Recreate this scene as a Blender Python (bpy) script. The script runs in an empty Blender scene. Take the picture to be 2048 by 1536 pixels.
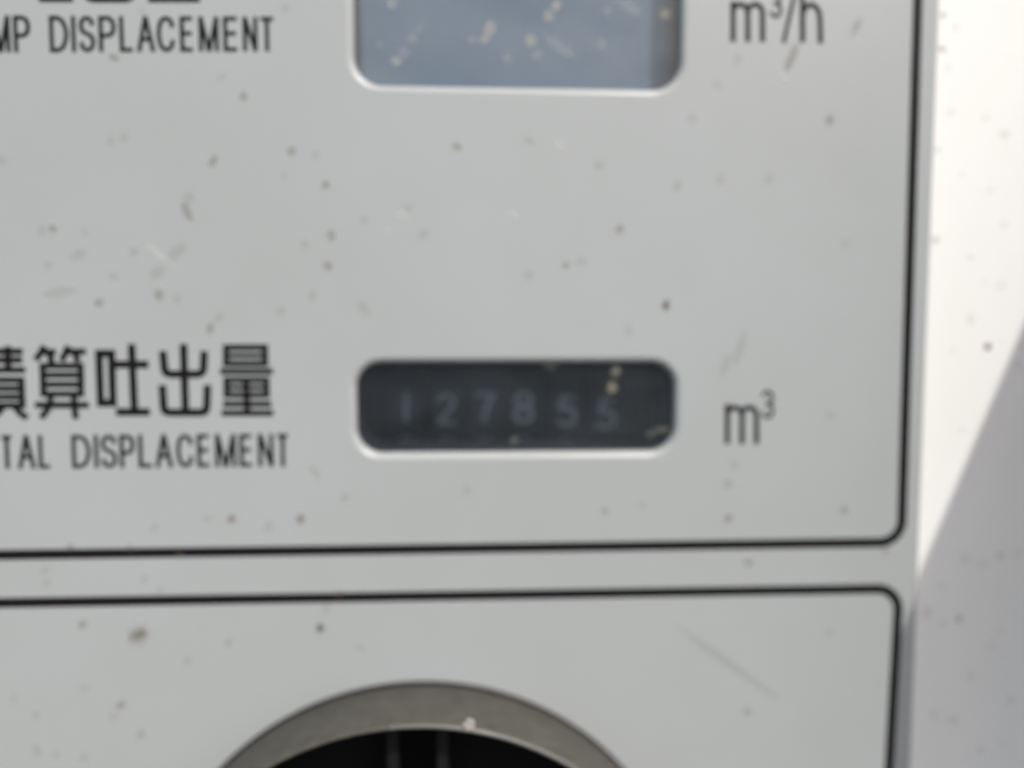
import bpy, bmesh, math, random
from mathutils import Vector, Matrix

random.seed(7)
SC = bpy.context.scene
COL = SC.collection
MM = 0.001

# ------------------------------------------------------------------ frame of the panel
# panel axes: X right, U up along the panel, N out of the panel towards the viewer
TILT = math.radians(18)
AX = Vector((1, 0, 0))
AN = Vector((0, -math.cos(TILT), math.sin(TILT)))
AU = Vector((0, math.sin(TILT), math.cos(TILT)))
PANEL = Matrix((AX, AU, AN)).transposed()          # panel coordinates -> world
PANEL4 = PANEL.to_4x4()

# ------------------------------------------------------------------ camera
FPX, W, H, DIST = 1650.0, 2048.0, 1536.0, 124.0
xc = Vector((29876, 88, -1650)).normalized()        # panel right, seen in camera axes
uc = Vector((0, 24000, 1650)).normalized()          # panel up, seen in camera axes
nc = xc.cross(uc).normalized()
uc = nc.cross(xc).normalized()
R_pc = Matrix((xc, uc, nc))                         # camera -> panel coordinates
cam_pos = R_pc @ Vector((0, 0, DIST))               # in panel mm
cam = bpy.data.cameras.new('camera')
cam.sensor_width = 36
cam.lens = 36 * FPX / W
cam.clip_start = 0.002
cam.clip_end = 100
cam.dof.use_dof = True
cam.dof.focus_distance = 0.098
cam.dof.aperture_fstop = cam.lens / 4.9
cam_ob = bpy.data.objects.new('camera', cam)
COL.objects.link(cam_ob)
rot = PANEL @ R_pc
cam_ob.matrix_world = Matrix.Translation(PANEL @ cam_pos * MM) @ rot.to_4x4()
SC.camera = cam_ob

# ------------------------------------------------------------------ sky, sun, exposure
S_LOCAL = Vector((0.33, 0.74, 0.58)).normalized()   # towards the sun, panel axes
S = (PANEL @ S_LOCAL).normalized()
world = bpy.data.worlds.new('World')
SC.world = world
world.use_nodes = True
nt = world.node_tree
nt.nodes.clear()
out = nt.nodes.new('ShaderNodeOutputWorld')
bg = nt.nodes.new('ShaderNodeBackground')
sky = nt.nodes.new('ShaderNodeTexSky')
sky.sky_type = 'NISHITA'
sky.sun_disc = False
sky.sun_elevation = math.asin(S.z)
sky.sun_rotation = math.atan2(S.x, S.y)
sky.air_density = 0.7
sky.dust_density = 5.0
sky.ozone_density = 0.3
bg.inputs['Strength'].default_value = 0.15
hs = nt.nodes.new('ShaderNodeHueSaturation')         # hazy, washed-out sky
hs.inputs['Saturation'].default_value = 0.9
hs.inputs['Hue'].default_value = 0.468
nt.links.new(sky.outputs[0], hs.inputs['Color'])
wt = nt.nodes.new('ShaderNodeTexCoord')               # below the horizon: light thrown up by pale sunlit ground
ws = nt.nodes.new('ShaderNodeSeparateXYZ')
wr_ = nt.nodes.new('ShaderNodeMapRange')
wr_.interpolation_type = 'SMOOTHSTEP'
wr_.inputs['From Min'].default_value = -0.06
wr_.inputs['From Max'].default_value = 0.02
wm = nt.nodes.new('ShaderNodeMix')
wm.data_type = 'RGBA'
wm.inputs[6].default_value = (1.2, 1.1, 0.92, 1)
nt.links.new(wt.outputs['Generated'], ws.inputs[0])
nt.links.new(ws.outputs[2], wr_.inputs['Value'])
nt.links.new(wr_.outputs[0], wm.inputs[0])
nt.links.new(hs.outputs[0], wm.inputs[7])
nt.links.new(wm.outputs[2], bg.inputs['Color'])
nt.links.new(bg.outputs[0], out.inputs['Surface'])
sun = bpy.data.lights.new('sun', 'SUN')
sun.energy = 3.5
sun.angle = math.radians(0.5)
sun.color = (1.0, 0.965, 0.90)
sun_ob = bpy.data.objects.new('sun', sun)
COL.objects.link(sun_ob)
sun_ob.rotation_euler = S.to_track_quat('Z', 'Y').to_euler()
vs = SC.view_settings
SC.display_settings.display_device = 'sRGB'
vs.view_transform = 'Standard'
vs.look = 'None'
vs.gamma = 1
vs.use_curve_mapping = False
vs.exposure = 0.0
SC.cycles.use_denoising = True
SC.cycles.max_bounces = 10
SC.cycles.transparent_max_bounces = 12


# ------------------------------------------------------------------ photo point -> panel millimetres
def P(px, py, h=0.0):
    d = R_pc @ Vector((px - W / 2, H / 2 - py, -FPX))
    t = (h - cam_pos.z) / d.z
    q = cam_pos + d * t
    return Vector((q.x, q.y))


PX = DIST / FPX                                     # mm per photo pixel on the panel


# ------------------------------------------------------------------ materials
def mat(name, col, rough=0.5, spec=0.5, metallic=0.0, vary=0.0, scale=60.0, bump=0.0, bscale=900.0, grain=0.0, tint=None):
    m = bpy.data.materials.new(name)
    m.use_nodes = True
    n = m.node_tree
    b = n.nodes['Principled BSDF']
    b.inputs['Base Color'].default_value = (*col, 1)
    b.inputs['Roughness'].default_value = rough
    b.inputs['Specular IOR Level'].default_value = spec
    b.inputs['Metallic'].default_value = metallic
    tc = n.nodes.new('ShaderNodeTexCoord')
    if vary > 0:
        no = n.nodes.new('ShaderNodeTexNoise')
        no.inputs['Scale'].default_value = scale
        no.inputs['Detail'].default_value = 5
        no.inputs['Roughness'].default_value = 0.6
        n.links.new(tc.outputs['Object'], no.inputs['Vector'])
        mr = n.nodes.new('ShaderNodeMapRange')
        mr.inputs['From Min'].default_value = 0.35
        mr.inputs['From Max'].default_value = 0.72
        n.links.new(no.outputs['Fac'], mr.inputs['Value'])
        mx = n.nodes.new('ShaderNodeMix')
        mx.data_type = 'RGBA'
        t = tint or (0.8, 0.78, 0.72)
        mx.inputs[6].default_value = (*col, 1)
        mx.inputs[7].default_value = tuple(c * (1 - vary + vary * k) for c, k in zip(col, t)) + (1,)
        n.links.new(mr.outputs[0], mx.inputs[0])
        last = mx.outputs[2]
        if grain > 0:
            g = n.nodes.new('ShaderNodeTexNoise')
            g.inputs['Scale'].default_value = 4200
            g.inputs['Detail'].default_value = 3
            n.links.new(tc.outputs['Object'], g.inputs['Vector'])
            gm = n.nodes.new('ShaderNodeMapRange')
            gm.inputs['From Min'].default_value = 0.25
            gm.inputs['From Max'].default_value = 0.75
            gm.inputs['To Min'].default_value = 1 - grain
            gm.inputs['To Max'].default_value = 1 + grain
            n.links.new(g.outputs['Fac'], gm.inputs['Value'])
            mu = n.nodes.new('ShaderNodeMix')
            mu.data_type = 'RGBA'
            mu.blend_type = 'MULTIPLY'
            mu.inputs[0].default_value = 1
            n.links.new(last, mu.inputs[6])
            n.links.new(gm.outputs[0], mu.inputs[7])
            last = mu.outputs[2]
        n.links.new(last, b.inputs['Base Color'])
    if bump > 0:
        bn = n.nodes.new('ShaderNodeTexNoise')
        bn.inputs['Scale'].default_value = bscale
        bn.inputs['Detail'].default_value = 4
        n.links.new(tc.outputs['Object'], bn.inputs['Vector'])
        bp = n.nodes.new('ShaderNodeBump')
        bp.inputs['Strength'].default_value = bump
        bp.inputs['Distance'].default_value = 0.0002
        n.links.new(bn.outputs['Fac'], bp.inputs['Height'])
        n.links.new(bp.outputs['Normal'], b.inputs['Normal'])
    return m


def thin(name, col, amount, rough=0.9):
    """A translucent film of dirt or dust: part of it lets the surface below show."""
    m = bpy.data.materials.new(name)
    m.use_nodes = True
    n = m.node_tree
    n.nodes.clear()
    o = n.nodes.new('ShaderNodeOutputMaterial')
    mx = n.nodes.new('ShaderNodeMixShader')
    mx.inputs[0].default_value = amount
    tr = n.nodes.new('ShaderNodeBsdfTransparent')
    d = n.nodes.new('ShaderNodeBsdfDiffuse')
    d.inputs['Color'].default_value = (*col, 1)
    n.links.new(tr.outputs[0], mx.inputs[1])
    n.links.new(d.outputs[0], mx.inputs[2])
    n.links.new(mx.outputs[0], o.inputs['Surface'])
    return m


def glass(name, dust, dust_col=(0.7, 0.72, 0.74), clear=(0.93, 0.95, 0.97), patch=0.5, scale=70.0):
    """Dusty clear pane: transmission, a fresnel mirror and an uneven film of dust."""
    m = bpy.data.materials.new(name)
    m.use_nodes = True
    n = m.node_tree
    n.nodes.clear()
    o = n.nodes.new('ShaderNodeOutputMaterial')
    tr = n.nodes.new('ShaderNodeBsdfTransparent')
    tr.inputs['Color'].default_value = (*clear, 1)
    gl = n.nodes.new('ShaderNodeBsdfGlossy')
    gl.inputs['Roughness'].default_value = 0.06
    d = n.nodes.new('ShaderNodeBsdfDiffuse')
    d.inputs['Color'].default_value = (*dust_col, 1)
    fr = n.nodes.new('ShaderNodeFresnel')
    fr.inputs['IOR'].default_value = 1.45
    m1 = n.nodes.new('ShaderNodeMixShader')
    ge = n.nodes.new('ShaderNodeNewGeometry')
    fm = n.nodes.new('ShaderNodeMath')                  # mirror on the outer side of each face only
    fm.operation = 'SUBTRACT'
    fm.use_clamp = True
    n.links.new(fr.outputs[0], fm.inputs[0])
    n.links.new(ge.outputs['Backfacing'], fm.inputs[1])
    n.links.new(fm.outputs[0], m1.inputs[0])
    n.links.new(tr.outputs[0], m1.inputs[1])
    n.links.new(gl.outputs[0], m1.inputs[2])
    tc = n.nodes.new('ShaderNodeTexCoord')
    mp = n.nodes.new('ShaderNodeMapping')
    mp.inputs['Rotation'].default_value = (0, 0, math.radians(35))
    mp.inputs['Scale'].default_value = (1.0, 2.2, 1.0)
    no = n.nodes.new('ShaderNodeTexNoise')
    no.inputs['Scale'].default_value = scale
    no.inputs['Detail'].default_value = 4
    n.links.new(tc.outputs['Object'], mp.inputs['Vector'])
    n.links.new(mp.outputs[0], no.inputs['Vector'])
    mr = n.nodes.new('ShaderNodeMapRange')
    mr.inputs['From Min'].default_value = 0.3
    mr.inputs['From Max'].default_value = 0.7
    mr.inputs['To Min'].default_value = dust * (1 - patch)
    mr.inputs['To Max'].default_value = dust * (1 + patch)
    n.links.new(no.outputs['Fac'], mr.inputs['Value'])
    m2 = n.nodes.new('ShaderNodeMixShader')
    n.links.new(mr.outputs[0], m2.inputs[0])
    n.links.new(m1.outputs[0], m2.inputs[1])
    n.links.new(d.outputs[0], m2.inputs[2])
    n.links.new(m2.outputs[0], o.inputs['Surface'])
    return m


M_plate = mat('grey_panel_paint', (0.358, 0.383, 0.386), 0.33, 0.6, vary=0.3, scale=22, grain=0.06, bump=0.08, bscale=2500)
M_ink = mat('black_printing_ink', (0.006, 0.005, 0.006), 0.5, 0.2, vary=0.2, scale=300)
M_white = mat('white_cabinet_paint', (0.80, 0.805, 0.785), 0.4, 0.5, vary=0.15, scale=25, grain=0.03, bump=0.1, bscale=1500)
M_well = mat('dark_instrument_housing', (0.02, 0.021, 0.025), 0.7, 0.2, vary=0.3, scale=200)
M_lwell = mat('grey_display_housing', (0.024, 0.026, 0.04), 0.7, 0.2, vary=0.3, scale=200)
M_lcd = mat('blue_grey_display_glass', (0.102, 0.15, 0.195), 0.35, 0.4, vary=0.4, scale=45, tint=(1.06, 1.06, 1.05))
M_wheel = mat('black_counter_wheel', (0.008, 0.010, 0.011), 0.6, 0.3, vary=0.3, scale=300)
M_digit = mat('white_counter_digit', (0.24, 0.265, 0.27), 0.6, 0.3, vary=0.2, scale=400)
M_dial = mat('dusty_black_plastic', (0.074, 0.073, 0.061), 0.6, 0.4, vary=0.8, scale=420, tint=(0.6, 0.58, 0.58), bump=0.4, bscale=1800, grain=0.25)
M_glint = mat('painted_edge_glint', (0.11, 0.11, 0.10), 0.4, 0.5, vary=0.6, scale=140, tint=(0.4, 0.4, 0.4))  # lighter tone that paints the sun glint on the dial's bevel
M_cup = mat('black_dial_plastic', (0.004, 0.004, 0.0045), 0.6, 0.12, vary=0.4, scale=150)
M_rib = mat('black_grip_plastic', (0.010, 0.010, 0.011), 0.5, 0.2, vary=0.4, scale=150)
M_chip = mat('worn_white_paint', (0.36, 0.34, 0.315), 0.6, 0.3, vary=0.4, scale=700)
M_gap_shadow = mat('dark_gap_shadow', (0.02, 0.014, 0.014), 0.8, 0.1, vary=0.3, scale=300)  # dark tone for the contact shadow at the dial's foot
M_flap = mat('white_flap_paint', (0.6, 0.6, 0.6), 0.45, 0.5, vary=0.2, scale=15)
M_pane = glass('dusty_display_pane', 0.065, patch=0.3, scale=55)
M_cpane = glass('dusty_counter_pane', 0.011, dust_col=(0.6, 0.68, 0.73), patch=0.55, scale=70)  # its uneven dust also stands in for dark reflections in the glass
M_faint = thin('thin_mud_film', (0.2, 0.165, 0.12), 0.09)
M_mid = thin('dried_mud', (0.21, 0.17, 0.115), 0.24)
M_dark = thin('thick_dark_mud', (0.09, 0.05, 0.035), 0.45)
M_red = thin('reddish_mud', (0.18, 0.09, 0.08), 0.28)
M_pale = thin('pale_scratch', (0.75, 0.75, 0.71), 0.2)
M_fleck = thin('yellowish_dust_fleck', (0.62, 0.57, 0.42), 0.24)
M_fleckf = thin('faint_dust_fleck', (0.60, 0.60, 0.52), 0.11)


# ------------------------------------------------------------------ building helpers
def link(name, bm, mats, parent=None, smooth=False):
    me = bpy.data.meshes.new(name)
    bmesh.ops.recalc_face_normals(bm, faces=bm.faces)
    bm.to_mesh(me)
    bm.free()
    me.transform(Matrix.Scale(MM, 4))
    for m in (mats if isinstance(mats, (list, tuple)) else [mats]):
        me.materials.append(m)
    if smooth:
        for p in me.polygons:
            p.use_smooth = True
    o = bpy.data.objects.new(name, me)
    COL.objects.link(o)
    if parent:
        o.parent = parent
    return o


def thing(name, label, cat, loc=(0, 0, 0), group=None):
    """An Empty carrying the panel's tilt; its parts are modelled in panel axes around it."""
    o = bpy.data.objects.new(name, None)
    o.empty_display_size = 0.02
    COL.objects.link(o)
    o.matrix_world = Matrix.Translation(PANEL @ (Vector(loc) * MM)) @ PANEL4
    o['label'] = label
    o['category'] = cat
    if group:
        o['group'] = group
    return o


def rrect(x0, y0, x1, y1, r, k=12):
    """Rounded rectangle, counter-clockwise."""
    pts = []
    for cx, cy, a in ((x1 - r, y1 - r, 0), (x0 + r, y1 - r, 90), (x0 + r, y0 + r, 180), (x1 - r, y0 + r, 270)):
        for i in range(k + 1):
            t = math.radians(a + 90 * i / k)
            pts.append((cx + r * math.cos(t), cy + r * math.sin(t)))
    return pts


def loop_verts(bm, pts, h):
    return [bm.verts.new((p[0], p[1], h)) for p in pts]


def bridge(bm, a, b, mi=0):
    n = len(a)
    for i in range(n):
        f = bm.faces.new((a[i], a[(i + 1) % n], b[(i + 1) % n], b[i]))
        f.material_index = mi


def loop_edges(bm, vs_):
    return [bm.edges.get((vs_[i], vs_[(i + 1) % len(vs_)])) or bm.edges.new((vs_[i], vs_[(i + 1) % len(vs_)])) for i in range(len(vs_))]


def prism(bm, pts, h0, h1, mi=0):
    a, b = loop_verts(bm, pts, h0), loop_verts(bm, pts, h1)
    bridge(bm, a, b, mi)
    f = bm.faces.new(b)
    g = bm.faces.new(a[::-1])
    f.material_index = g.material_index = mi


def box(bm, x0, y0, h0, x1, y1, h1, mi=0):
    prism(bm, [(x0, y0), (x1, y0), (x1, y1), (x0, y1)], h0, h1, mi)


def smooth_line(pts, n=6, closed=False):
    out_ = []
    m = len(pts)
    segs = m if closed else m - 1
    for i in range(segs):
        p1, p2 = Vector(pts[i]), Vector(pts[(i + 1) % m])
        p0 = Vector(pts[i - 1]) if (i > 0 or closed) else p1 * 2 - p2
        p3 = Vector(pts[(i + 2) % m]) if (i + 2 < m or closed) else p2 * 2 - p1
        for j in range(n):
            t = j / n
            out_.append(0.5 * ((2 * p1) + (p2 - p0) * t + (2 * p0 - 5 * p1 + 4 * p2 - p3) * t * t + (3 * p1 - p0 - 3 * p2 + p3) * t ** 3))
    if not closed:
        out_.append(Vector(pts[-1]))
    return out_


def ribbon(bm, pts, w, h0, h1, closed=False, mi=0, wrap=None):
    """A stroke of width w along pts (panel mm), with mitred corners and a real thickness."""
    q = []
    for p in pts:
        p = Vector(p[:2])
        if not q or (p - q[-1]).length > 1e-5:
            q.append(p)
    n = len(q)
    lft, rgt = [], []
    for i in range(n):
        a = q[i - 1] if (i > 0 or closed) else None
        b = q[(i + 1) % n] if (i < n - 1 or closed) else None
        d1 = (q[i] - a).normalized() if a is not None else (b - q[i]).normalized()
        d2 = (b - q[i]).normalized() if b is not None else d1
        t = (d1 + d2)
        t = t.normalized() if t.length > 1e-6 else d1
        nn = Vector((-t.y, t.x))
        k = min(1.9, 1.0 / max(0.3, nn.dot(Vector((-d1.y, d1.x)))))
        lft.append(q[i] + nn * (w / 2 * k))
        rgt.append(q[i] - nn * (w / 2 * k))
    wr = wrap or (lambda p, h: (p[0], p[1], h))
    vv = [[bm.verts.new(wr(p, h)) for p in side] for side, h in ((lft, h1), (rgt, h1), (rgt, h0), (lft, h0))]
    for i in range(n if closed else n - 1):
        j = (i + 1) % n
        for s in range(4):
            f = bm.faces.new((vv[s][i], vv[s][j], vv[(s + 1) % 4][j], vv[(s + 1) % 4][i]))
            f.material_index = mi
    if not closed:
        for e in (0, n - 1):
            f = bm.faces.new([vv[s][e] for s in range(4)])
            f.material_index = mi


class Ink:
    """Collects the strokes of one printed mark; every stroke lies a hair above the one before."""
    def __init__(self):
        self.bm = bmesh.new()
        self.k = 0

    def line(self, pts, w, closed=False, curve=False):
        pp = [P(*p) for p in pts]
        if curve:
            pp = smooth_line(pp, 6, closed)
        if not curve and not closed:                    # break the stroke where it doubles back
            for i in range(1, len(pp) - 1):
                d1, d2 = Vector(pp[i]) - Vector(pp[i - 1]), Vector(pp[i + 1]) - Vector(pp[i])
                if d1.angle(d2) > math.radians(105):
                    self.line(pts[:i + 1], w)
                    self.line(pts[i:], w)
                    return self
        self.k += 1
        ribbon(self.bm, pp, w * PX, -0.02, 0.02 + 0.002 * (self.k % 9), closed)
        return self

    def done(self, name, parent, label=None):
        o = link(name, self.bm, M_ink, parent)
        if label:
            o['label'] = label
        return o


# ------------------------------------------------------------------ the control panel
panel = thing('control_panel', 'grey printed instrument panel with two windows and black outlined sections', 'control panel')

# window openings (panel mm)
a, b, c = P(706, 20), P(1362, 20), P(1030, 173)
UW = (a.x, c.y, b.x, c.y + 27.0)                    # display window
a, b, c, d = P(712.5, 815), P(1349.5, 815), P(1030, 726), P(1030, 905)
CW = (a.x, d.y, b.x, c.y)                           # counter window
UR, CR = 54 * PX, 50 * PX
T_PLATE = 1.5
LIP = 1.05
edge_t, edge_b = P(1880, 0), P(1822, 1536)
EX = (edge_t.x + edge_b.x) / 2
PL = (-200.0, -150.0, EX, 150.0)

bm = bmesh.new()
slope = (edge_b.x - edge_t.x) / (edge_b.y - edge_t.y)
def ex(y):
    return edge_t.x + slope * (y - edge_t.y)
outer = [(PL[0], PL[1]), (ex(PL[1]), PL[1]), (ex(PL[3]), PL[3]), (PL[0], PL[3])]
bev = 0.25
outer_i = [(PL[0] + bev, PL[1] + bev), (ex(PL[1]) - bev, PL[1] + bev), (ex(PL[3]) - bev, PL[3] - bev), (PL[0] + bev, PL[3] - bev)]
top = loop_verts(bm, outer_i, 0)
edges = loop_edges(bm, top)
o1 = loop_verts(bm, outer, -bev)
o2 = loop_verts(bm, outer, -T_PLATE)
bridge(bm, top, o1)
bridge(bm, o1, o2)
holes = []
for (x0, y0, x1, y1), r in ((UW, UR), (CW, CR)):
    prev = None
    for i in range(9):
        t = i / 8 * math.pi / 2
        g = LIP * (1 - math.sin(t))
        h = -LIP * (1 - math.cos(t))
        lp = loop_verts(bm, rrect(x0 - g, y0 - g, x1 + g, y1 + g, r + g), h)
        if prev is None:
            edges += loop_edges(bm, lp)
        else:
            bridge(bm, prev, lp)
        prev = lp
    e = loop_verts(bm, rrect(x0, y0, x1, y1, r), -T_PLATE)
    bridge(bm, prev, e)
bmesh.ops.triangle_fill(bm, use_beauty=True, use_dissolve=False, edges=edges)
plate = link('face_plate', bm, M_plate, panel)

# printed outlines: two rounded frames running off to the left
def frame(name, corners, r, w):
    pp = [P(*c_) for c_ in corners]
    pts = []
    n = len(pp)
    for i in range(n):
        p, q, s = pp[i - 1], pp[i], pp[(i + 1) % n]
        d1, d2 = (p - q).normalized(), (s - q).normalized()
        ang = d1.angle(d2)
        L = r / math.tan(ang / 2)
        cen = q + (d1 + d2).normalized() * (r / math.sin(ang / 2))
        v1, v2 = q + d1 * L - cen, q + d2 * L - cen
        for k in range(13):
            t = k / 12
            v = (v1 * (1 - t) + v2 * t).normalized() * r
            pts.append(cen + v)
    b_ = bmesh.new()
    ribbon(b_, pts, w * PX, -0.02, 0.02, True)
    return link(name, b_, M_ink, panel)

def cross(p1, p2, p3, p4):
    """Where the photo line p1-p2 meets the line p3-p4."""
    x1, y1, x2, y2, x3, y3, x4, y4 = *p1, *p2, *p3, *p4
    dd = (x1 - x2) * (y3 - y4) - (y1 - y2) * (x3 - x4)
    A, B = x1 * y2 - y1 * x2, x3 * y4 - y3 * x4
    return ((A * (x3 - x4) - (x1 - x2) * B) / dd, (A * (y3 - y4) - (y1 - y2) * B) / dd)

VL1 = ((1836, 0), (1806, 970))
HL1 = ((0, 1110), (1740, 1085.5))
br = cross(*VL1, *HL1)
fr1 = frame('border_line', [(1850, -470), br, (-900, 1122.7), (-900, -470)], 3.5, 20)
VL2 = ((1795.5, 1230), (1778, 1536))
HL2 = ((0, 1206), (1740, 1178))
tr_ = cross(*VL2, *HL2)
fr2 = frame('border_line', [tr_, (1740, 2200), (-800, 2200), (-800, 1218.9)], 3.4, 20)

# ------------------------------------------------------------------ lettering
GL = {
    'D': [([(0, 0), (.42, 0), (.78, .1), (1, .38), (1, .62), (.78, .9), (.42, 1), (0, 1)], 1)],
    'I': [([(.5, 0), (.5, 1)], 0)],
    'S': [([(.97, .24), (.86, .07), (.5, 0), (.14, .07), (.02, .25), (.14, .41), (.5, .49), (.86, .58), (1, .75), (.86, .93), (.5, 1), (.13, .93), (0, .75)], 2)],
    'P': [([(0, 1), (0, 0), (.58, 0), (.9, .08), (1, .28), (.9, .47), (.58, .55), (0, .55)], 0)],
    'L': [([(0, 0), (0, 1), (1, 1)], 0)],
    'A': [([(0, 1), (.5, 0), (1, 1)], 0), ([(.2, .66), (.8, .66)], 0)],
    'C': [([(.98, .29), (.85, .08), (.5, 0), (.16, .1), (0, .38), (0, .62), (.16, .9), (.5, 1), (.85, .92), (1, .68)], 2)],
    'E': [([(1, 0), (0, 0), (0, 1), (1, 1)], 0), ([(0, .48), (.92, .48)], 0)],
    'M': [([(0, 1), (0, 0), (.5, 1), (1, 0), (1, 1)], 0)],
    'N': [([(0, 1), (0, 0), (1, 1), (1, 0)], 0)],
    'T': [([(0, 0), (1, 0)], 0), ([(.5, 0), (.5, 1)], 0)],
    'O': [([(.5, 0), (.84, .1), (1, .38), (1, .62), (.84, .9), (.5, 1), (.16, .9), (0, .62), (0, .38), (.16, .1)], 3)],
    'U': [([(0, 0), (0, .7), (.14, .93), (.5, 1), (.86, .93), (1, .7), (1, 0)], 0)],
    '3': [([(0, .2), (.16, .05), (.5, 0), (.85, .08), (.95, .25), (.83, .42), (.42, .48), (.85, .56), (1, .75), (.85, .94), (.5, 1), (.15, .95), (0, .79)], 2)],
}


def word(ink, letters, top0, top1, bot0, bot1, w):
    """letters: (character, left, right) in photo pixels; top and bottom lines given at x=0 and x=580."""
    for ch, x0, x1 in letters:
        hw = w / 2
        for pts, kind in GL[ch]:
            q = []
            for u, v in pts:
                if ch == 'I':
                    x = (x0 + x1) / 2
                else:
                    x = x0 + hw + u * (x1 - x0 - w)
                t = top0 + (top1 - top0) * x / 580 + hw
                bt = bot0 + (bot1 - bot0) * x / 580 - hw
                if kind == 0 and v in (0, 1) and ch in 'IALMNTPU':     # open ends reach the cap lines
                    if not ((ch == 'L' and v == 1) or (ch == 'T' and v == 0) or (ch == 'P' and v == 0) or (ch == 'U' and v == 1)):
                        t -= hw
                        bt += hw
                # the verticals lean a little with the panel's perspective
                q.append((x + (v - 0.5) * 0.03 * (1024 - x) / 700 * (bt - t), t + v * (bt - t)))
            if kind == 1:
                q2 = [q[0]] + [tuple(p) for p in smooth_line(q[1:7], 5)] + [q[7]]
                ink.line(q2, w, closed=True)
            else:
                ink.line(q, w, closed=(kind == 3), curve=(kind in (2, 3)))


DISP = 'DISPLACEMENT'
lo = [(143.6, 181), (188, 197), (202, 234), (239.5, 270), (277, 307), (310, 346), (353, 387), (394, 422), (430.5, 472), (479, 507), (516, 547), (551, 580)]
up = [(99, 136), (143, 151), (158, 190), (197.5, 232), (239, 269), (273, 310), (314, 350), (360, 389), (397.5, 437.5), (446.5, 478), (485.5, 515), (517, 551)]
ink = Ink()
word(ink, [('T', -84, -54), ('O', -46, -8), ('T', 0, 28), ('A', 35, 71), ('L', 77, 103)] + [(c_, *x) for c_, x in zip(DISP, lo)], 870.5, 867.5, 938, 933, 8.2)
ink.done('caption', panel, 'thin black lettering reading TOTAL DISPLACEMENT')
ink = Ink()
word(ink, [('P', -96, -66), ('U', -59, -26), ('M', -19, 20), ('P', 27, 61)] + [(c_, *x) for c_, x in zip(DISP, up)], 31, 34, 105, 102.5, 8.2)
ink.done('caption', panel, 'thin black lettering reading PUMP DISPLACEMENT')


def tu(k, dx=0, dy=0, w=15):
    o = lambda *p: [(x + dx, y + dy) for x, y in p]
    k.line(o((198, 707), (223, 707), (226, 806), (201.5, 806)), w, closed=True)
    k.line(o((263, 688), (269, 824)), w)
    k.line(o((231, 729), (297, 729)), w)
    k.line(o((232, 824), (300, 824)), w)


def shutsu(k, dx=0, dy=0, w=15):
    o = lambda *p: [(x + dx, y + dy) for x, y in p]
    k.line(o((367, 688), (371, 825)), w)
    k.line(o((325.5, 702), (329, 738), (332, 745), (340, 748.5), (396, 748.5), (404, 745), (407, 738), (408.5, 702)), w)
    k.line(o((324.5, 770), (327.5, 814), (330, 822), (338, 825), (403, 825), (411, 822), (413.5, 814), (415, 770)), w)


def ryo(k, dx=0, dy=0, w=12.3):
    o = lambda *p: [(x + dx, y + dy) for x, y in p]
    k.line(o((452, 695), (530, 695), (530.5, 727), (452, 727)), w, closed=True)
    k.line(o((452, 711), (530, 711)), w * 0.8)
    k.line(o((440, 743), (546, 743)), w)
    k.line(o((453, 760), (533, 760), (533.5, 790), (453, 790)), w, closed=True)
    k.line(o((453, 775), (533, 775)), w * 0.8)
    k.line(o((492, 760), (494.5, 826)), 13)
    k.line(o((446, 808), (543, 808)), w)
    k.line(o((443, 826), (547, 826)), w)


def san(k, w=12.6):
    k.line([(89, 692), (80, 708), (71, 720)], w)
    k.line([(86, 704), (112, 704.5)], w)
    k.line([(99, 706), (104, 727)], w)
    k.line([(137, 692), (130, 708), (123, 722)], w)
    k.line([(135, 703.5), (172, 703)], w)
    k.line([(150, 705), (156, 724)], w)
    k.line([(85, 732), (161.5, 732), (162.5, 788), (87, 788)], 12.5, closed=True)
    k.line([(86, 750), (162, 750)], w)
    k.line([(86, 769), (162, 769)], w)
    k.line([(70, 810), (178, 810)], w)
    k.line([(101.5, 790), (100.5, 806), (95, 820), (82, 836)], w)
    k.line([(148, 790), (149, 815), (152, 838)], w)


def seki(k, w=12.6):
    # grain radical, beyond the photo's left edge
    k.line([(-32, 694), (-60, 704)], w)
    k.line([(-68, 724), (-26, 724)], w)
    k.line([(-46, 700), (-44, 836)], w)
    k.line([(-46, 738), (-68, 780)], w)
    k.line([(-45, 738), (-28, 766)], w)
    # right half
    k.line([(15.5, 692), (16.5, 740)], 13)
    k.line([(-16, 703), (46, 703)], w)
    k.line([(-14, 720), (45, 720)], w)
    k.line([(-20, 740), (51, 740)], w)
    k.line([(-13, 760), (43, 760), (45, 811), (-11, 811)], 12.5, closed=True)
    k.line([(-12, 777), (44, 777)], w)
    k.line([(-12, 794), (44, 794)], w)
    k.line([(6, 814), (-2, 824), (-18, 836)], w)
    k.line([(31, 814), (40, 826), (55, 836)], w)


ink = Ink()
for g in (seki, san, tu, shutsu, ryo):
    g(ink)
ink.done('caption', panel, 'bold black Japanese characters beside the counter window')
ink = Ink()
tu(ink, -154, -828)
shutsu(ink, -151, -828)
ryo(ink, -147, -828)
ink.done('caption', panel, 'bold black Japanese characters cut off by the upper edge')


def small_m(k, s, top, bot, w, lean=0.0):
    """Lower-case m: three stems and two round arches, s = stem centres."""
    k.line([(s[0], top - 3), (s[0] + lean, bot)], w)
    for p, q in ((s[0], s[1]), (s[1], s[2])):
        r = (q - p)
        arch = [(p, top + 0.62 * r), (p + .12 * r, top + .3 * r), (p + .5 * r, top + w * .38), (p + .86 * r, top + .3 * r), (q, top + 0.62 * r)]
        k.line([tuple(v) for v in smooth_line(arch, 6)] + [(q + lean, bot)], w)


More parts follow.
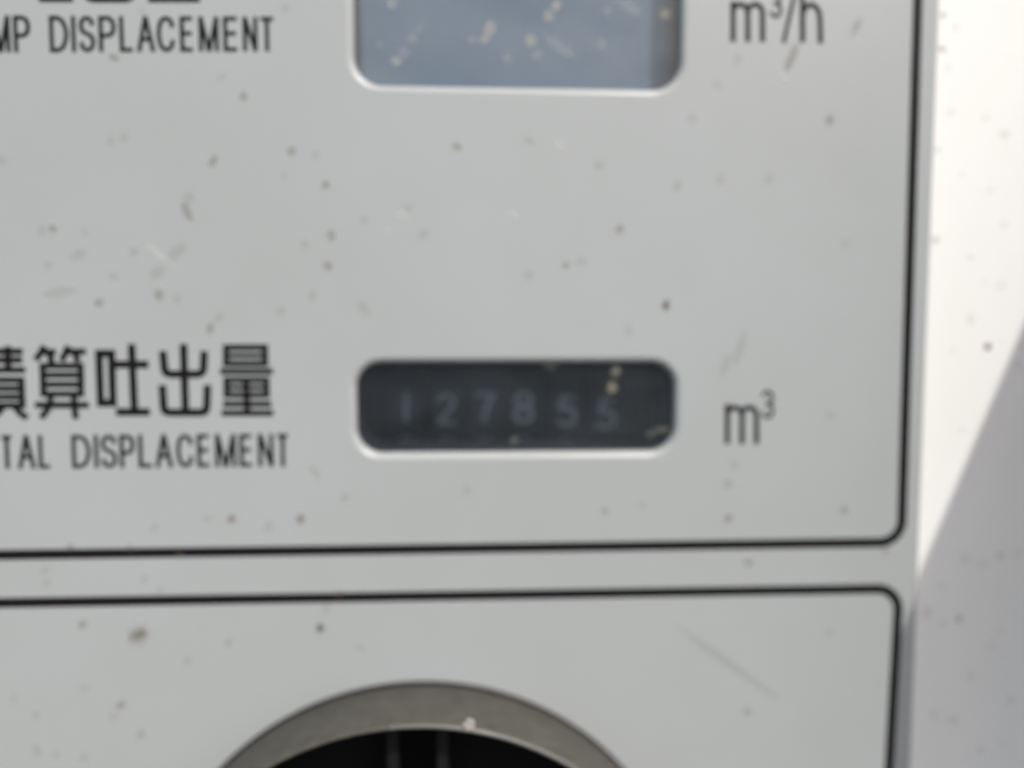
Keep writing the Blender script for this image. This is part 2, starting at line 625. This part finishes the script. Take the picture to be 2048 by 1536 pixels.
ink = Ink()
small_m(ink, (1454.5, 1484, 1513), 811, 888, 10.5)
ink.line([(1526 + u * 19, 783 + v * 51) for u, v in GL['3'][0][0]], 6.5, curve=True)
ink.done('unit_mark', panel, 'black unit m3 to the right of the counter')
ink = Ink()
small_m(ink, (1466, 1495.5, 1525), 5, 84, 10.5)
ink.line([(1542 + u * 19, -18 + v * 51) for u, v in GL['3'][0][0]], 6.5, curve=True)
ink.line([(1567, 86), (1597, -48)], 8)
ink.line([(1605, -40), (1605, 85)], 10.5)
ink.line([tuple(v) for v in smooth_line([(1605, 34), (1608, 20), (1622, 9), (1636, 20), (1640, 38)], 6)] + [(1641, 87)], 10.5)
ink.done('unit_mark', panel, 'black unit m3/h beside the display window')


# ------------------------------------------------------------------ instruments behind the windows
def well(name, R, r, depth, m, parent, label):
    b_ = bmesh.new()
    g = 0.02
    x0, y0, x1, y1 = R
    o_ = 1.2
    a_ = loop_verts(b_, rrect(x0 - g, y0 - g, x1 + g, y1 + g, r), -T_PLATE + 0.01)
    i_ = loop_verts(b_, rrect(x0 - g, y0 - g, x1 + g, y1 + g, r), -depth)
    q = loop_verts(b_, rrect(x0 - o_, y0 - o_, x1 + o_, y1 + o_, r + o_), -T_PLATE - 0.01)
    z = loop_verts(b_, rrect(x0 - o_, y0 - o_, x1 + o_, y1 + o_, r + o_), -depth - 1)
    bridge(b_, a_, i_)
    bridge(b_, q, a_)
    bridge(b_, z, q)
    b_.faces.new(i_)
    b_.faces.new(z[::-1])
    o = link(name, b_, m, parent)
    o['label'] = label
    return o


def pane(R, r, h, m, parent):
    b_ = bmesh.new()
    x0, y0, x1, y1 = R
    g = -0.03
    prism(b_, rrect(x0 - g, y0 - g, x1 + g, y1 + g, r), h - 0.5, h)
    return link('window_pane', b_, m, parent)


disp = well('display', UW, UR, 7.4, M_lwell, panel, 'blue grey display behind a dusty window')
bm = bmesh.new()
prism(bm, rrect(UW[0] + 0.3, UW[1] + 0.05, UW[2] - 0.3, UW[3] - 0.3, UR * 0.8), -6.6, -6.2)
link('screen', bm, M_lcd, disp)
pane(UW, UR, -1.1, M_pane, disp)

ctr = well('counter', CW, CR, 22.0, M_well, panel, 'mechanical digit counter behind a dark dusty window')
pane(CW, CR, -1.1, M_cpane, ctr)

DG = {
    '1': [[(.42, .0), (.5, .0), (.5, 1)]],
    '2': [[(.04, .24), (.2, .06), (.5, 0), (.82, .07), (.96, .26), (.82, .48), (.4, .74), (.05, 1)], [(.05, 1), (1, 1)]],
    '3': [GL['3'][0][0]],
    '4': [[(.75, 1), (.75, 0), (.0, .7), (1, .7)]],
    '5': [[(.92, 0), (.18, 0), (.1, .45)], [(.1, .45), (.45, .36), (.85, .48), (1, .7), (.85, .92), (.5, 1), (.12, .93), (0, .8)]],
    '6': [[(.9, .1), (.5, 0), (.12, .2), (0, .65), (.15, .92), (.5, 1), (.88, .92), (1, .7), (.85, .48), (.5, .42), (.12, .5)]],
    '7': [[(.0, .0), (1, 0), (.62, .4), (.4, 1)]],
    '8': [[(.5, .46), (.14, .36), (.06, .22), (.18, .05), (.5, 0), (.82, .05), (.94, .22), (.86, .36), (.5, .46), (.1, .58), (0, .76), (.15, .94), (.5, 1), (.85, .94), (1, .76), (.9, .58), (.5, .46)]],
    '9': [[(.1, .9), (.5, 1), (.88, .8), (1, .35), (.85, .08), (.5, 0), (.12, .08), (0, .3), (.15, .52), (.5, .58), (.88, .5)]],
    '0': [[(.5, 0), (.15, .1), (0, .5), (.15, .9), (.5, 1), (.85, .9), (1, .5), (.85, .1), (.5, 0)]],
}
WR, WH = 7.2, -11.5                                  # wheel radius, height of its front
drawn = [('1', 812, 816), ('2', 891, 818), ('7', 970, 818), ('8', 1047, 815), ('5', 1134, 823), ('5', 1213, 829)]
pitch = [P(p[1], 815, WH).x for p in drawn]
for i, (ch, px, py) in enumerate(drawn):
    c = P(px, py, WH)
    axis = P(1030, 818, WH).y
    bm = bmesh.new()
    wid = 5.2
    seg = 64
    rings = []
    for x_ in (-wid / 2, -wid / 2 + 0.25, wid / 2 - 0.25, wid / 2):
        rr = WR if abs(x_) < wid / 2 - 0.1 else WR - 0.25
        rings.append([bm.verts.new((x_, rr * math.sin(2 * math.pi * k / seg), rr * math.cos(2 * math.pi * k / seg))) for k in range(seg)])
    for r0, r1 in zip(rings, rings[1:]):
        bridge(bm, r0, r1)
    bm.faces.new(rings[0])
    bm.faces.new(rings[-1][::-1])
    off = c.y - axis
    val = int(ch)
    dw, dh, sw = 2.65, 4.7, 0.72
    for k in range(0, 3):
        dgt = str((val + k) % 10)
        base = off - k * 8.0
        for st in DG[dgt]:
            pl = [((u - .5) * dw, base + (.5 - v) * dh) for u, v in st]
            if len(pl) > 4:
                pl = [tuple(v) for v in smooth_line(pl, 5)]
            else:
                fine = []
                for s0, s1 in zip(pl, pl[1:]):
                    for j in range(6):
                        fine.append((s0[0] + (s1[0] - s0[0]) * j / 6, s0[1] + (s1[1] - s0[1]) * j / 6))
                pl = fine + [pl[-1]]
            cyl = lambda p, h: (p[0], (WR + h) * math.sin(p[1] / WR), (WR + h) * math.cos(p[1] / WR))
            ribbon(bm, pl, sw, -0.05, 0.04, mi=1, wrap=cyl)
    wh = link('digit_wheel', bm, [M_wheel, M_digit], ctr)
    wh.location = Vector((c.x, axis, WH - WR)) * MM
    wh['label'] = 'dark counter wheel showing a faint white ' + ch
bm = bmesh.new()
q = P(1314, 815, -8.5)
box(bm, q.x - 0.5, CW[1] + 0.6, -14, q.x + 0.5, CW[3] - 0.6, -8.5)
link('divider', bm, M_cup, ctr)

# ------------------------------------------------------------------ the round dial on the lower section
def circle3(a_, b_, c_):
    ax_, ay_, bx_, by_, cx_, cy_ = *a_, *b_, *c_
    d_ = 2 * (ax_ * (by_ - cy_) + bx_ * (cy_ - ay_) + cx_ * (ay_ - by_))
    sa, sb, sc_ = ax_ ** 2 + ay_ ** 2, bx_ ** 2 + by_ ** 2, cx_ ** 2 + cy_ ** 2
    o_ = Vector(((sa * (by_ - cy_) + sb * (cy_ - ay_) + sc_ * (ay_ - by_)) / d_, (sa * (cx_ - bx_) + sb * (ax_ - cx_) + sc_ * (bx_ - ax_)) / d_))
    return o_, (o_ - Vector(a_)).length


dc, RD = circle3(P(444, 1535), P(1243, 1535), P(848, 1365))
print('dial', dc, RD, [circle3(P(510, 1531, h_), P(1165, 1531, h_), P(848, 1446, h_)) for h_ in (10, 12, 14, 16)])
HD = 12.9
dial = thing('round_dial', 'large round black dial with dusty grey sides and a hollow face', 'dial', (dc.x, dc.y, 0))


def lathe(bm_, prof, seg=160, mi=0, cap0=False, cap1=False):
    rings_ = [[bm_.verts.new((r * math.cos(2 * math.pi * k / seg), r * math.sin(2 * math.pi * k / seg), h)) for k in range(seg)] for r, h in prof]
    for r0, r1 in zip(rings_, rings_[1:]):
        bridge(bm_, r0, r1, mi)
    if cap0:
        bm_.faces.new(rings_[0])
    if cap1:
        bm_.faces.new(rings_[-1])


bm = bmesh.new()
lathe(bm, [(RD + 0.25, 0.0), (RD + 0.25, 0.45), (RD - 1.0, 0.5), (RD - 1.0, 0.0)])  # dark ring added as the shadowed gap where dial meets plate
link('gap_shadow_ring', bm, M_gap_shadow, dial, True)
bm = bmesh.new()
prof = [(RD - 0.4, 0.5), (RD - 0.05, 0.9), (RD - 0.3, HD - 0.45)]
for k in range(7):
    t = k / 6 * math.pi / 2
    prof.append((RD - 0.7 + 0.38 * math.cos(t), HD - 0.38 + 0.38 * math.sin(t)))
prof += [(RD - 0.85, HD), (RD - 1.0, HD - 0.25), (RD - 1.5, HD - 12)]
lathe(bm, prof)
rim = link('rim', bm, [M_dial, M_glint], dial, True)
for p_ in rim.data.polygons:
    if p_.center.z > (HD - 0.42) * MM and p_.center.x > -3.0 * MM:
        p_.material_index = 1  # glint painted onto the right part of the bevel only
bm = bmesh.new()
lathe(bm, [(RD - 1.06, HD - 0.5), (RD - 1.52, HD - 12.2), (1, HD - 12.2)], cap1=True)
link('inner_cup', bm, M_cup, dial)
mz = 124.0 / (124.0 - HD + 3)
for px in (785, 885):
    q = P(px, 1500, HD - 4.5)
    bm = bmesh.new()
    box(bm, q.x - dc.x - 0.85, -(RD - 1.9), HD - 12.1, q.x - dc.x + 0.85, RD - 1.9, HD - 4.5)
    bmesh.ops.bevel(bm, geom=bm.edges[:], offset=0.3, segments=2, affect='EDGES')
    link('grip_rib', bm, M_rib, dial)
q = P(938, 1449, HD)
bm = bmesh.new()
pts = []
rr = random.Random(3)
for k in range(14):
    t = 2 * math.pi * k / 14
    s = 1 + rr.uniform(-.25, .25)
    pts.append((q.x - dc.x + 0.85 * s * math.cos(t), q.y - dc.y + 0.75 * s * math.sin(t)))
prism(bm, pts, HD - 0.3, HD + 0.12)
o = link('paint_chip', bm, M_chip, dial)
o['label'] = 'small whitish chip on the dial rim'

# ------------------------------------------------------------------ white cabinet behind and beside the panel
cab = thing('metal_cabinet', 'white painted cabinet front in sun and shade beside the grey panel', 'cabinet', (0, 0, -T_PLATE))
bm = bmesh.new()
CX0, CY0, CX1, CY1 = -230, -260, 330, 240
hx0, hy0, hx1, hy1 = -185, -140, EX - 8, 140
of = loop_verts(bm, [(CX0, CY0), (CX1, CY0), (CX1, CY1), (CX0, CY1)], -0.01)
hf = loop_verts(bm, [(hx0, hy0), (hx1, hy0), (hx1, hy1), (hx0, hy1)], -0.01)
ob = loop_verts(bm, [(CX0, CY0), (CX1, CY0), (CX1, CY1), (CX0, CY1)], -180)
hb = loop_verts(bm, [(hx0, hy0), (hx1, hy0), (hx1, hy1), (hx0, hy1)], -2)
bridge(bm, of, hf)
bridge(bm, of, ob)
bridge(bm, hf, hb)
bm.faces.new(ob)
link('front_sheet', bm, M_white, cab)

# ------------------------------------------------------------------ open cover flap beyond the right edge: it casts the slanting shade
HF = 80.0
off = S_LOCAL * (HF / S_LOCAL.z)


def cast(px, py, h):
    """The flap corner whose shadow falls on this point."""
    p = P(px, py, h)
    q_ = Vector((p.x, p.y, h)) + S_LOCAL * ((HF - h) / S_LOCAL.z)
    return Vector((q_.x, q_.y))


e1 = cast(2048, 650, -T_PLATE)
e2 = cast(1803, 1266, 0)
e3 = cast(1783, 1536, 0)
dirA = (e1 - e2).normalized()
dirB = (e3 - e2).normalized()
far = e2 + dirA * 95
low = e2 + dirB * 85
flap = thing('cover_flap', 'white sheet metal cover flap standing open to the right of the panel', 'cover flap', (0, 0, 0))
bm = bmesh.new()
prism(bm, [e2, low, (215, low.y), (215, far.y), far], HF, HF + 1.2)
link('flap_sheet', bm, M_flap, flap)
bm = bmesh.new()
box(bm, 215.05, low.y, -T_PLATE, 216.25, far.y, HF + 1.2)
link('hinge_flange', bm, M_flap, flap)

# ------------------------------------------------------------------ dried mud, flecks and scratches
def blob(bm_, c, rx, ry, ang, h, mi, rnd, t=0.03, n=12):
    pts_ = []
    for k in range(n):
        a_ = 2 * math.pi * k / n
        s_ = 1 + rnd.uniform(-.22, .22)
        x_, y_ = rx * s_ * math.cos(a_), ry * s_ * math.sin(a_)
        pts_.append((c[0] + x_ * math.cos(ang) - y_ * math.sin(ang), c[1] + x_ * math.sin(ang) + y_ * math.cos(ang)))
    up_ = [bm_.verts.new((p[0], p[1], h + t)) for p in pts_]
    f = bm_.faces.new(up_)
    f.material_index = mi


# (x, y, radius, tone[, stretch, angle])   tone: 0 faint 1 mid 2 dark 3 reddish 4 pale
SP = [(228, 115, 6, 1), (488, 192, 6, 1), (583, 302, 6, 1), (632, 310, 6, 0), (427, 322, 6, 1, 1.7, 55), (652, 370, 6, 1), (375, 425, 6, 1, 2.6, -68),
      (378, 395, 8, 0), (105, 457, 6, 1), (85, 462, 7, 0), (662, 470, 6, 1), (610, 488, 6, 0), (656, 532, 6, 1), (352, 505, 8, 0, 2.4, 45), (318, 590, 7, 1),
      (355, 597, 6, 0), (198, 605, 7, 1), (625, 590, 7, 0), (563, 622, 7, 0), (421, 657, 6, 1, 1.5, 70), (438, 635, 7, 0), (222, 282, 6, 0), (248, 275, 6, 0), (314, 545, 8, 0, 1.6, 40),
      (98, 530, 6, 0), (268, 503, 6, 0), (228, 553, 7, 0), (120, 585, 8, 0, 3, 10), (914, 293, 6.5, 1), (816, 415, 6, 0), (730, 440, 7, 0), (848, 468, 7, 0), (1240, 458, 7, 1), (1132, 530, 7, 0), (1132, 530, 5, 0),
      (1162, 523, 7, 0), (1058, 550, 7, 0), (1332, 611, 6.5, 2), (1257, 660, 8, 0), (728, 618, 7, 0, 1.8, -60), (1355, 372, 7, 0, 1.7, 60), (1198, 330, 7, 0), (1385, 237, 7, 0), (1537, 357, 7, 0), (1440, 360, 7, 0), (1660, 240, 6.5, 1),
      (1690, 487, 7, 0), (1435, 170, 6, 0), (1475, 120, 7, 0), (1713, 52, 6.5, 0, 2.6, 62), (1713, 54, 5, 0, 2.3, 62), (1583, 113, 6.5, 1, 3.2, 68), (570, 18, 6, 0), (463, 1038, 6.5, 3), (602, 1038, 6.5, 3), (310, 1055, 6, 0), (415, 1035, 6, 0), (537, 1052, 6, 0, 1.6, 80),
      (142, 1093, 6, 1), (262, 1097, 5, 1), (360, 1110, 5, 1), (290, 1158, 7, 0), (90, 1140, 7, 0), (93, 1165, 6, 0), (320, 1180, 6, 0), (678, 1187, 6, 1), (654, 1217, 6, 0, 1.6, 85), (640, 1256, 6.5, 2), (275, 1270, 9, 1, 1.5, 20), (277, 1268, 17, 0, 1.3, 30), (280, 1268, 7, 1, 1.4, 15), (165, 1250, 6.5, 1),
      (242, 1410, 6.5, 1), (282, 1468, 6.5, 0), (282, 1468, 5, 0), (72, 1430, 6, 0), (28, 1398, 6, 0), (168, 1515, 6, 0), (112, 1510, 6, 0), (458, 1285, 8, 0), (375, 1322, 7, 0), (440, 1380, 7, 0), (170, 1375, 6, 0), (228, 1432, 6, 0),
      (1210, 1022, 6.5, 0), (1210, 1022, 4.5, 0), (1285, 1010, 6, 0), (1455, 968, 6.5, 0), (1455, 966, 5, 0), (1456, 1037, 6.5, 0), (1456, 1037, 5.5, 1), (1688, 1020, 6.5, 1), (1470, 930, 7, 0), (1662, 830, 7, 0), (1497, 1125, 6, 1), (1495, 1423, 6, 1), (1660, 1265, 7, 0), (1771, 1101, 5.5, 1),
      (1455, 1325, 7, 0, 15, -36), (690, 995, 7, 0), (632, 945, 6, 0, 2.5, -60), (1478, 700, 7, 0, 4, 75), (1450, 730, 7, 0, 3, 70),
      (323, 513, 5, 4, 5.5, -38), (1025, 428, 4, 4, 2.3, -25), (780, 463, 3, 4, 1.8, 40), (805, 432, 7, 4, 1.3, 0), (1565, 157, 5, 4, 2.2, -35), (1120, 292, 6, 4, 1.8, -50), (385, 1263, 4, 4)]
rn = random.Random(11)
for _ in range(14):
    SP.append((rn.uniform(0, 1800), rn.uniform(0, 1530), rn.uniform(3.5, 7), 0, rn.uniform(1, 2.2), rn.uniform(0, 180)))


def in_round(x_, y_, box_):
    return box_[0] < x_ < box_[2] and box_[1] < y_ < box_[3]


def specks(name, parent, items, h, mats, org, skip=()):
    b_ = bmesh.new()
    rnd = random.Random(5)
    k_ = 0
    for it in items:
        x_, y_, r_, tone = it[:4]
        r_ *= 1.3
        st, an = (it[4], it[5]) if len(it) > 4 else (rnd.uniform(1, 1.35), rnd.uniform(0, 180))
        if any(in_round(x_, y_, s_) for s_ in skip):
            continue
        c_ = P(x_, y_, h + org[2])
        k_ += 1
        blob(b_, (c_.x - org[0], c_.y - org[1]), r_ * PX * st, r_ * PX, math.radians(an), h, tone, rnd, 0.045 + 0.003 * (k_ % 12))
    o_ = link(name, b_, mats, parent)
    o_['kind'] = 'stuff'
    return o_


MUD = [M_faint, M_mid, M_dark, M_red, M_pale]
specks('dried_mud', panel, SP, 0, MUD, (0, 0, 0), ((690, -50, 1376, 166), (698, 716, 1364, 918), (380, 1340, 1300, 1600)))
WP = [(1884, 98, 5, 3), (1887, 30, 5, 3), (1910, 55, 6, 0), (1895, 135, 6, 0), (1900, 225, 6, 0), (2005, 270, 6, 1), (2008, 450, 6, 1), (1941, 515, 6, 1), (2000, 570, 6, 1), (1940, 637, 6.5, 1), (1975, 693, 6, 3), (1976, 694, 4.5, 2),
      (2035, 728, 6, 1), (1930, 1117, 6.5, 1), (2000, 1112, 6, 0), (2000, 1112, 5, 0), (2037, 1108, 6, 1), (1965, 1130, 6, 0), (1918, 1237, 6, 3), (1885, 1245, 6, 0), (1940, 1352, 6, 0), (1905, 1440, 8, 0), (1868, 1430, 7, 0), (1882, 1172, 6, 0), (1855, 1225, 8, 0),
      (1985, 1290, 6, 0), (2020, 1400, 7, 0), (1960, 1500, 7, 0), (1870, 480, 5, 3), (1876, 300, 4, 3), (1980, 380, 5, 0), (1925, 860, 5, 0), (1905, 700, 5, 0)]
for _ in range(25):
    WP.append((rn.uniform(1895, 2300), rn.uniform(0, 1530), rn.uniform(2.5, 5), 0))
WP = [(w_[0], w_[1], w_[2], 0 if w_[3] == 1 else w_[3]) for w_ in WP]
specks('dried_mud', cab, WP, 0, MUD, (0, 0, -T_PLATE))
UF = [(980, 57, 8, 0, 1.4, 60), (970, 77, 7, 0), (1097, 32, 8, 0), (1112, 11, 7, 0), (1112, 11, 7, 1), (1062, 82, 8, 0), (943, 78, 7, 1), (793, 123, 7.5, 1), (793, 123, 6.5, 1), (793, 123, 5, 1), (808, 105, 7, 1), (824, 78, 7, 1), (783, 8, 7, 1), (783, 8, 6, 1), (840, 55, 4, 1, 2, 60),
      (1330, 28, 8, 0), (1203, 88, 8, 1), (1015, 115, 7, 1), (1073, 110, 8, 1), (1215, 22, 6, 1), (1260, 15, 9, 1, 2.2, -30), (1120, 95, 9, 1, 3, -35), (760, 90, 4, 1)]
specks('dust_fleck', disp, UF, -1.1, [M_fleck, M_fleckf], (0, 0, 0))
CF = [(1232, 742, 6.5, 1, 1.6, 70), (1232, 742, 6, 1), (1224, 775, 8, 0), (1028, 880, 6, 1), (1102, 729, 7, 1, 1.8, 5), (1320, 860, 5, 1, 2, 10), (1300, 868, 5, 1), (1335, 858, 4, 1)]
specks('dust_fleck', ctr, CF, -1.1, [M_fleck, M_fleckf], (0, 0, 0))
